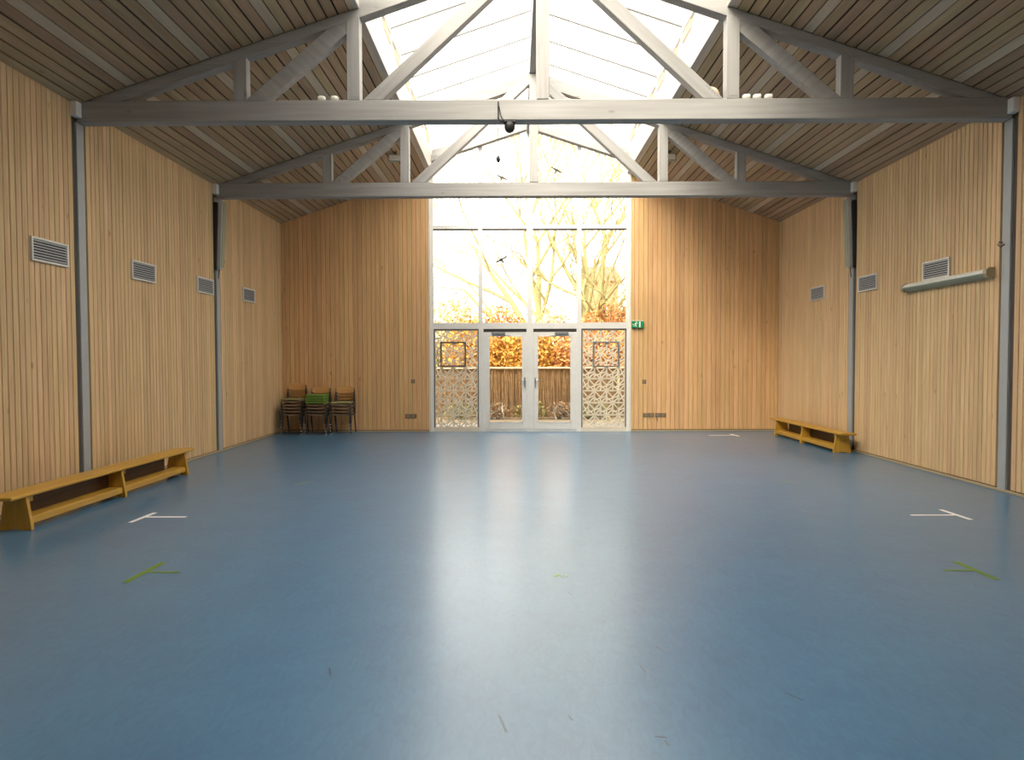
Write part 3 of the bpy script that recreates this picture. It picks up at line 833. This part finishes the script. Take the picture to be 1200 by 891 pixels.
# small floodlights under the roof beyond the farther truss
for sx, side in ((-1, 'left'), (1, 'right')):
    X, Y = sx * 2.60, 12.45; Z = roof(X)
    t = thing('ceiling_floodlight', 'small grey floodlight under the %s roof planks beyond the farther truss' % side, 'lamp', (X, Y, Z), 'ceiling floodlights')
    MB().box(X - .03, X + .03, Y - .02, Y + .02, Z - .07, Z + .004).build('bracket', M['seal'], t)
    MB().prism([(Y - .07, Z - .07), (Y + .07, Z - .05), (Y + .05, Z - .19), (Y - .10, Z - .21)], 'X', X - .12, X + .12).build('lamp_housing', M['lamp_body'], t, bevel=0.006)
    MB().prism([(Y - .074, Z - .085), (Y - .072, Z - .085), (Y - .100, Z - .195), (Y - .104, Z - .195)], 'X', X - .10, X + .10).build('lamp_glass', M['vent'], t)

# bird silhouettes stuck on the glass
def bird(x, z, tilt, flip, mat, label):
    P = [(-.15, .012), (-.13, .028), (-.06, .024), (-.02, .03), (0, .045), (.02, .03), (.06, .024), (.13, .028), (.15, .012), (.10, -.008), (.03, -.014),
         (.018, -.03), (.03, -.075), (-.005, -.082), (-.018, -.03), (-.03, -.014), (-.10, -.008)]
    c, s = math.cos(tilt), math.sin(tilt)
    Q = [(x + flip * (c * a - s * b), z + s * a + c * b) for a, b in P]
    tag(MB().prism(Q, 'Y', YB + .042, YB + .0446).build('bird_sticker', mat), label, 'sticker', 'bird silhouettes on the glass')
bird(-.615, 5.60, -.42, 1, M['bird_pale'], 'faded bird silhouette on the gable glass left of the king post')
bird(.585, 5.755, -.5, 1, M['bird_pale'], 'faded bird silhouette on the gable glass right of the king post')
bird(-.625, 3.80, .5, 1, M['bird_dark'], 'black bird silhouette on the window pane above the left door')


# ================================================================== BENCHES
def bench(xc, ys, ye, legs, label):
    """long gymnastics bench along y"""
    t = thing('gym_bench', label, 'bench', (xc, (ys + ye) / 2, 0), 'low wooden gym benches')
    MB().box(xc - .135, xc + .135, ys, ye, .318, .352).build('seat_plank', M['bench'], t, bevel=0.008)
    for y in legs:
        MB().prism([(xc - .15, 0), (xc - .15, .03), (xc - .105, .318), (xc + .105, .318), (xc + .15, .03), (xc + .15, 0), (xc + .06, 0), (xc + .05, .012), (xc - .05, .012), (xc - .06, 0)],
                   'Y', y - .02, y + .02).build('leg', M['bench_v'], t, bevel=0.003)
        MB().box(xc - .09, xc + .09, y + .02, y + .09, .26, .318).build('cleat', M['bench_v'], t)
    MB().box(xc - .05, xc + .12, legs[0] + .02, legs[-1] - .02, .05, .12).build('foot_beam', M['bench'], t, bevel=0.006) if xc < 0 else \
        MB().box(xc - .12, xc + .05, legs[0] + .02, legs[-1] - .02, .05, .12).build('foot_beam', M['bench'], t, bevel=0.006)
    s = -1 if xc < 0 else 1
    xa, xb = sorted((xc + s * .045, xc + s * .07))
    MB().box(xa, xb, legs[0] + .1, legs[-1] - .25, .12, .318).build('web_board', M['bench_shade'], t)
    return t


bench(-5.02, 5.80, 9.15, (6.03, 7.5, 8.94), 'long low wooden gym bench along the left wall')
bench(5.2, 10.75, 13.72, (10.97, 12.25, 13.45), 'low wooden gym bench along the right wall near the back corner')


# ================================================================== STACKED CHAIRS
def chair_proto():
    t = bpy.data.objects.new('stacking_chair', None); COL.objects.link(t); t['category'] = 'chair'; t['group'] = 'stacked wooden chairs in the back corner'
    # local: seat faces -y, centre of seat at origin
    def curved(wd, prof, th):
        n = len(prof); vs = []
        k = 5
        for i in range(k):
            u = -1 + 2 * i / (k - 1); x = u * wd / 2
            for (y, z) in prof: vs.append((x, y + .0, z + .012 * u * u))
        m = len(vs)
        vs += [(a, b, c - th) for a, b, c in vs]
        fs = []
        for i in range(k - 1):
            for j in range(n - 1):
                q = (i * n + j, (i + 1) * n + j, (i + 1) * n + j + 1, i * n + j + 1)
                fs.append(q); fs.append(tuple(m + v for v in reversed(q)))
        edge = [(i * n) for i in range(k)] + [(k - 1) * n + j for j in range(1, n)] + [i * n + n - 1 for i in range(k - 2, -1, -1)] + [j for j in range(n - 2, 0, -1)]
        for a, b in zip(edge, edge[1:] + edge[:1]): fs.append((a, b, m + b, m + a))
        return MB().add(vs, fs)
    curved(.39, [(-.20, .425), (-.185, .44), (-.10, .445), (.05, .437), (.17, .44)], .016).build('seat', M['ply_seat'], t, smooth=False)
    # backrest: upright panel bowed backwards
    vs, fs = [], []; k = 7
    for side in (0, 1):
        for i in range(k):
            u = -1 + 2 * i / (k - 1); x = u * .19; yb = .235 - .03 * u * u + .012 * side
            rr = .03 * (abs(u) > .95)
            for z in (.655 + rr, .70, .755, .80 - rr): vs.append((x, yb + (z - .63) * .2, z))
    m = k * 4
    for i in range(k - 1):
        for j in range(3):
            q = (i * 4 + j, (i + 1) * 4 + j, (i + 1) * 4 + j + 1, i * 4 + j + 1)
            fs.append(q); fs.append(tuple(m + v for v in reversed(q)))
    edge = [i * 4 for i in range(k)] + [(k - 1) * 4 + j for j in (1, 2, 3)] + [i * 4 + 3 for i in range(k - 2, -1, -1)] + [2, 1]
    for a, b in zip(edge, edge[1:] + edge[:1]): fs.append((a, b, m + b, m + a))
    MB().add(vs, fs).build('backrest', M['ply'], t)
    r = .014
    for sx in (-1, 1):
        x = sx * .212
        lf = MB().tube([(x, -.13, .425), (x, -.19, .21), (x, -.215, .012)], r).build('leg', M['steel_black'], t, smooth=True)
        MB().lathe([(.014, 0), (.016, .004), (.015, .03)], (x, -.215, 0), 'Z', 8).build('foot_cap', M['chrome'], lf)
        lb = MB().tube([(x, .12, .425), (x, .19, .21), (x, .235, .012)], r).build('leg', M['steel_black'], t, smooth=True)
        MB().lathe([(.014, 0), (.016, .004), (.015, .03)], (x, .235, 0), 'Z', 8).build('foot_cap', M['chrome'], lb)
        MB().tube([(x, -.13, .423), (x, .10, .423), (x, .17, .44), (x * .97, .205, .52), (x * .93, .235, .66), (x * .91, .252, .76)], r).build('side_frame', M['steel_black'], t, smooth=True)
    for y in (-.12, .10):
        MB().tube([(-.212, y, .414), (.212, y, .414)], .009).build('cross_bar', M['steel_black'], t, smooth=True)
    return t


proto = chair_proto()
STACKS = [('left', 'stack in the left corner', -5.10, 14.0, 5), ('middle', 'middle stack', -4.57, 13.97, 4), ('right', 'right-hand stack', -4.05, 13.99, 4)]
ORD = {4: ['lowest', 'second from bottom', 'third from bottom', 'topmost'], 5: ['lowest', 'second from bottom', 'third from bottom', 'fourth from bottom', 'topmost']}
DZ, DY = .072, -.024
first = True; tops = {}
for nm, ph, x, y, n in STACKS:
    for k_ in range(n):
        c = proto if first else copy_tree(proto)
        first = False
        c.location = (x, y + DY * k_, DZ * k_)
        c['label'] = 'wooden chair on black tube legs, %s of the %s' % (ORD[n][k_], ph)
    tops[nm] = (x, y + DY * (n - 1), DZ * (n - 1) + .447)


def cushion(x, y, z, wd, dp, h, mat, label):
    mb = MB().box(x - wd / 2, x + wd / 2, y - dp / 2, y + dp / 2, z, z + h)
    tag(mb.build('seat_cushion', mat, bevel=min(.014, h * .3)), label, 'cushion', 'cushions on the chair stacks')


x, y, z = tops['left']; cushion(x, y - .02, z + .006, .40, .37, .03, M['olive_pad'], 'thin olive cushion on top of the left corner chair stack')
x, y, z = tops['right']; cushion(x, y - .02, z + .006, .40, .37, .03, M['olive_pad'], 'thin olive cushion on top of the right-hand chair stack')
x, y, z = tops['middle']
for k_, q in enumerate(('bottom', 'second', 'third', 'top')):
    cushion(x + random.uniform(-.008, .008), y - .035 + random.uniform(-.006, .006), z + .006 + .049 * k_, .41, .36, .047, M['green_pad'],
            'green cushion, %s one of four piled on the middle chair stack' % q if q in ('bottom', 'top') else 'green cushion, %s from the bottom of four on the middle chair stack' % q)


# ================================================================== TAPE MARKS ON THE FLOOR
def tape(label, strips, mat, group=None, hgt=.0012):
    cx = sum(a[0] + b[0] for a, b, w_ in strips) / (2 * len(strips)); cy = sum(a[1] + b[1] for a, b, w_ in strips) / (2 * len(strips))
    t = thing('tape_mark', label, 'tape mark', (cx, cy, 0), group)
    for i, (a, b, w_) in enumerate(strips):
        z = .0006 + .0006 * i
        MB().bar((*a, z), (*b, z), w_, .0011).build('strip', mat, t)
    return t


floor_o = bpy.data.objects['floor']
for (xa, ya), (xb, yb), wd in (((-.41, 2.85), (-.375, 2.72), .011), ((.025, 4.40), (.04, 4.35), .012), ((.31, 3.33), (.325, 3.25), .010), ((.44, 3.56), (.475, 3.48), .008),
                               ((.25, 2.69), (.30, 2.68), .010), ((.285, 2.66), (.295, 2.62), .009), ((-.10, 2.85), (-.085, 2.81), .009), ((1.15, 4.50), (1.19, 4.43), .009),
                               ((2.66, 6.80), (2.72, 6.62), .014), ((.95, 3.05), (1.0, 2.98), .010), ((-1.3, 3.3), (-1.27, 3.22), .009), ((1.6, 3.6), (1.66, 3.57), .010)):
    MB().bar((xa, ya, .0004), (xb, yb, .0004), wd, .0007).build('scuff_mark', M['scuff'], floor_o)

G = 'tape marks on the floor'
tape('white tape T on the blue floor beside the left bench', [((-4.10, 6.72), (-4.12, 6.31), .048), ((-4.08, 6.53), (-3.68, 6.53), .045)], M['tape_white'], G)
tape('white tape T on the blue floor at right, before the grey post', [((4.14, 6.80), (4.16, 6.37), .048), ((4.12, 6.56), (3.68, 6.56), .04)], M['tape_white'], G)
tape('green tape T on the left of the floor, nearer than the white T', [((-3.11, 5.05), (-3.13, 4.58), .055), ((-3.08, 4.81), (-2.86, 4.81), .035)], M['tape_green'], G)
tape('green tape T on the right of the floor, nearer than the white T', [((3.105, 5.05), (3.125, 4.62), .05), ((3.08, 4.83), (2.88, 4.83), .035)], M['tape_green'], G)
tape('torn scraps of lime tape near the middle of the floor', [((-.05, 4.70), (-.012, 4.76), .02), ((.0, 4.72), (.012, 4.68), .012), ((.03, 4.735), (.045, 4.70), .012)], M['tape_lime'], G)
tape('faded green tape stroke on the floor before the chair stacks', [((-3.17, 8.20), (-2.99, 8.46), .045), ((-3.12, 8.36), (-2.98, 8.46), .03)], M['tape_old'], G)
tape('faded green tape mark on the floor before the right bench', [((2.95, 8.33), (3.20, 8.33), .03), ((3.18, 8.42), (3.26, 8.17), .03)], M['tape_old'], G)
tape('white tape T at the far right of the floor by the gable wall', [((3.72, 13.55), (4.25, 13.55), .045), ((4.24, 13.76), (4.29, 13.38), .05)], M['tape_white'], G)

# ================================================================== OUTSIDE
struct(MB().box(-40, 40, YB + .21, 90, -.2, -.06).build('ground', M['litter']), 'leaf-strewn ground outside')
tag(MB().box(-6, 6, YB + .2, YB + 2.0, -.06, -.02).build('terrace', M['paving']), 'grey paved strip outside the double door', 'paving')

# brushwood fence
FY = 18.6
fn = thing('brushwood_fence', 'brown brushwood fence with a pale top rail outside the doors', 'fence', (0, FY, 0))
rs = random.Random(3)
mb = MB()
for i in range(1100):
    x = rs.uniform(-7, 7); h = rs.uniform(1.05, 1.40); lean = rs.gauss(0, .06); yy = FY + rs.uniform(-.05, .05)
    mb.tube([(x, yy, -.06), (x + lean, yy + rs.uniform(-.02, .02), h)], [.014, .006], 4, False)
mb.build('brushwood', M['stick'], fn, kind='stuff')
MB().box(-7, 7, FY + .055, FY + .075, -.06, 1.33).build('backing', M['stick'], fn)
MB().box(-7, 7, FY - .07, FY + .07, 1.34, 1.385).build('top_rail', M['rail'], fn)
x = -6.7
while x < 7:
    MB().tube([(x, FY - .09, -.06), (x + .01, FY - .09, 1.36)], .04, 8).build('post', M['bark'], fn, smooth=True)
    x += 1.33


def leaf_cloud(rs, c, rad, n, size, flat=0.0):
    mb = MB()
    for i in range(n):
        u = Vector((rs.gauss(0, 1), rs.gauss(0, 1), rs.gauss(0, 1))).normalized() * (rs.random() ** .45)
        p = Vector((c[0] + u.x * rad[0], c[1] + u.y * rad[1], max(c[2] + u.z * rad[2], .02)))
        a = Vector((rs.gauss(0, 1), rs.gauss(0, 1), rs.gauss(0, 1))).normalized(); b2 = a.cross(Vector((rs.gauss(0, 1), rs.gauss(0, 1), rs.gauss(0, 1)))).normalized()
        s = size * rs.uniform(.6, 1.3)
        mb.add([p - a * s, p + b2 * s * .5, p + a * s, p - b2 * s * .5], [(0, 1, 2, 3)])
    return mb


def stems(rs, c, rad, n, r0):
    mb = MB()
    for i in range(n):
        a = rs.uniform(0, 6.28); q = rs.random() ** .5
        top = Vector((c[0] + math.cos(a) * q * rad[0] * .8, c[1] + math.sin(a) * q * rad[1] * .8, c[2] + rad[2] * rs.uniform(.2, .95)))
        bs = Vector((c[0] + rs.gauss(0, .12), c[1] + rs.gauss(0, .12), -.06))
        mid = bs.lerp(top, .5) + Vector((rs.gauss(0, .1), rs.gauss(0, .1), 0))
        mb.tube([bs, mid, top], [r0, r0 * .7, r0 * .25], 5, False)
    return mb


def shrub(name, x, y, rad, n, size, mat, label, seed, zc=None, barkm='bark2', grp='shrubs beyond the fence'):
    rs = random.Random(seed); zc = rad[2] * .95 if zc is None else zc
    t = thing(name, label, 'shrub', (x, y, -.06), grp)
    leaf_cloud(rs, (x, y, zc), rad, n, size).build('foliage', M[mat], t, kind='stuff')
    stems(rs, (x, y, zc), rad, 16, .03).build('stems', M[barkm], t)


shrub('beech_shrub', -1.7, 20.9, (1.05, .8, 1.5), 9000, .07, 'leaf_ochre', 'ochre leafy shrub behind the fence, left of the door pair', 11, 1.4)
shrub('beech_shrub', 0.0, 21.2, (1.1, .8, 1.45), 9000, .07, 'leaf_ochre', 'golden ochre shrub behind the fence, seen through the doors', 12, 1.4)
shrub('beech_shrub', 1.9, 21.0, (1.1, .8, 1.5), 9000, .07, 'leaf_orange', 'russet shrub behind the fence, right of the golden one', 13, 1.4)
shrub('beech_shrub', 3.8, 21.3, (1.1, .8, 1.6), 7000, .07, 'leaf_ochre', 'ochre shrub behind the fence at the far right pane', 14, 1.4)
shrub('beech_shrub', -3.8, 21.5, (1.1, .8, 1.5), 6000, .07, 'leaf_olive', 'olive shrub behind the fence at the far left pane', 15, 1.3)
shrub('beech_shrub', -0.9, 23.2, (1.3, .9, 1.7), 5000, .075, 'leaf_orange', 'taller russet shrub in the second row, between the left panes', 16, 1.9)
shrub('beech_shrub', 3.0, 23.0, (1.2, .8, 1.8), 5000, .075, 'leaf_orange', 'taller russet shrub in the second row, below the salmon house', 17, 1.9)
shrub('beech_shrub', -2.7, 24.8, (1.3, .8, 2.2), 6500, .07, 'leaf_pale', 'pale ochre shrub in the second row, behind the left screen', 18, 2.0)
shrub('beech_shrub', 1.0, 22.8, (.9, .7, 1.8), 5000, .065, 'leaf_pale', 'pale shrub in the second row, at the foot of the many-stemmed tree', 19, 1.8)
for i, (x, h) in enumerate(((-1.9, .32), (-.9, .28), (.1, .36), (1.0, .30), (1.9, .34))):
    shrub('low_plant', x, FY - .55, (.5, .28, h), 420, .05, 'leaf_dry' if i % 2 else 'leaf_olive',
          ['dry low plant at the fence foot, farthest left', 'dry low plant at the fence foot behind the left door', 'green-brown low plant between the two doors', 'dry low plant at the fence foot behind the right door', 'green-brown low plant at the fence foot, farthest right'][i],
          40 + i, .14, grp='low plants at the fence foot')


# bare trees
def grow(mb, rs, p, d, L, r, depth, up=.12, n=4, spread=.5, twig=True):
    pts, rad = [p], [r]; q = p.copy(); dd = d.copy(); seg = 4
    for i in range(seg):
        dd = (dd + Vector((rs.gauss(0, .10), rs.gauss(0, .10), up * .35 + rs.gauss(0, .05)))).normalized()
        q = q + dd * (L / seg); pts.append(q.copy()); rad.append(max(.007, r * (1 - .55 * (i + 1) / seg)))
    mb.tube(pts, rad, 6 if r > .05 else 4, False)
    if depth == 0: return
    for i in range(n):
        k = rs.choice((1, 2, 3, 4)) if i else 4
        base = pts[k]; ax = (pts[k] - pts[k - 1]).normalized()
        v = Vector((rs.gauss(0, 1), rs.gauss(0, .7), rs.gauss(0, .5))); v = (v - ax * v.dot(ax)).normalized()
        nd = (ax + v * rs.uniform(.5, 1.0) * spread * 2).normalized()
        grow(mb, rs, base, nd, L * rs.uniform(.55, .8), rad[k] * .72, depth - 1, up, n, spread)


def tree(name, x, y, seed, stem_list, depth, label, mat, n=4):
    rs = random.Random(seed)
    t = thing(name, label, 'tree', (x, y, -.06), 'bare trees beyond the fence')
    for (ox, dx, dz, L, r) in stem_list:
        mb = MB(); grow(mb, rs, Vector((x + ox, y, -.1)), Vector((dx, rs.uniform(-.08, .08), dz)).normalized(), L, r, depth, .12, n)
        mb.build('stem', M[mat], t)


tree('bare_tree', 1.3, 25.0, 5, [(-.25, -.30, 1, 5.6, .17), (.1, -.10, 1, 6.4, .18), (.3, .12, 1, 6.2, .17), (.15, .0, 1, 6.6, .15), (.5, -.03, 1, 6.0, .13)], 5, 'bare many-stemmed tree with mossy yellow trunks behind the right door', 'bark')
tree('bare_tree', 2.75, 24.4, 9, [(0, .03, 1, 6.2, .19), (.15, .45, 1, 4.8, .14), (.25, .9, .75, 3.6, .10)], 5, 'bare mossy tree with low arching boughs at the far right pane', 'bark')
tree('bare_tree', -2.2, 33.0, 21, [(0, .12, 1, 4.4, .11), (.2, .5, 1, 3.6, .09)], 4, 'thin bare tree farther back, seen through the left panes', 'bark2')
tree('bare_tree', -5.0, 36.0, 23, [(0, .05, 1, 4.2, .11), (.2, .35, 1, 3.8, .08)], 3, 'thin bare tree farthest left beyond the fence', 'bark2')
# house beyond the trees
hs = thing('distant_house', 'salmon house beyond the trees at the far right pane', 'house', (6.0, 46, -.06))
MB().box(4.6, 7.0, 46, 52, -.06, 7.1).build('wall', M['brickhouse'], hs)
MB().prism([(45.6, 7.1), (52.4, 7.1), (49, 8.6)], 'X', 4.4, 7.2).build('roof', M['rooftile'], hs)
f = MB().box(5.3, 6.2, 45.95, 46.0, 4.2, 5.4).build('window', M['white'], hs)
MB().box(5.4, 6.1, 45.93, 45.95, 4.3, 5.3).build('window_pane', M['ventback'], f)
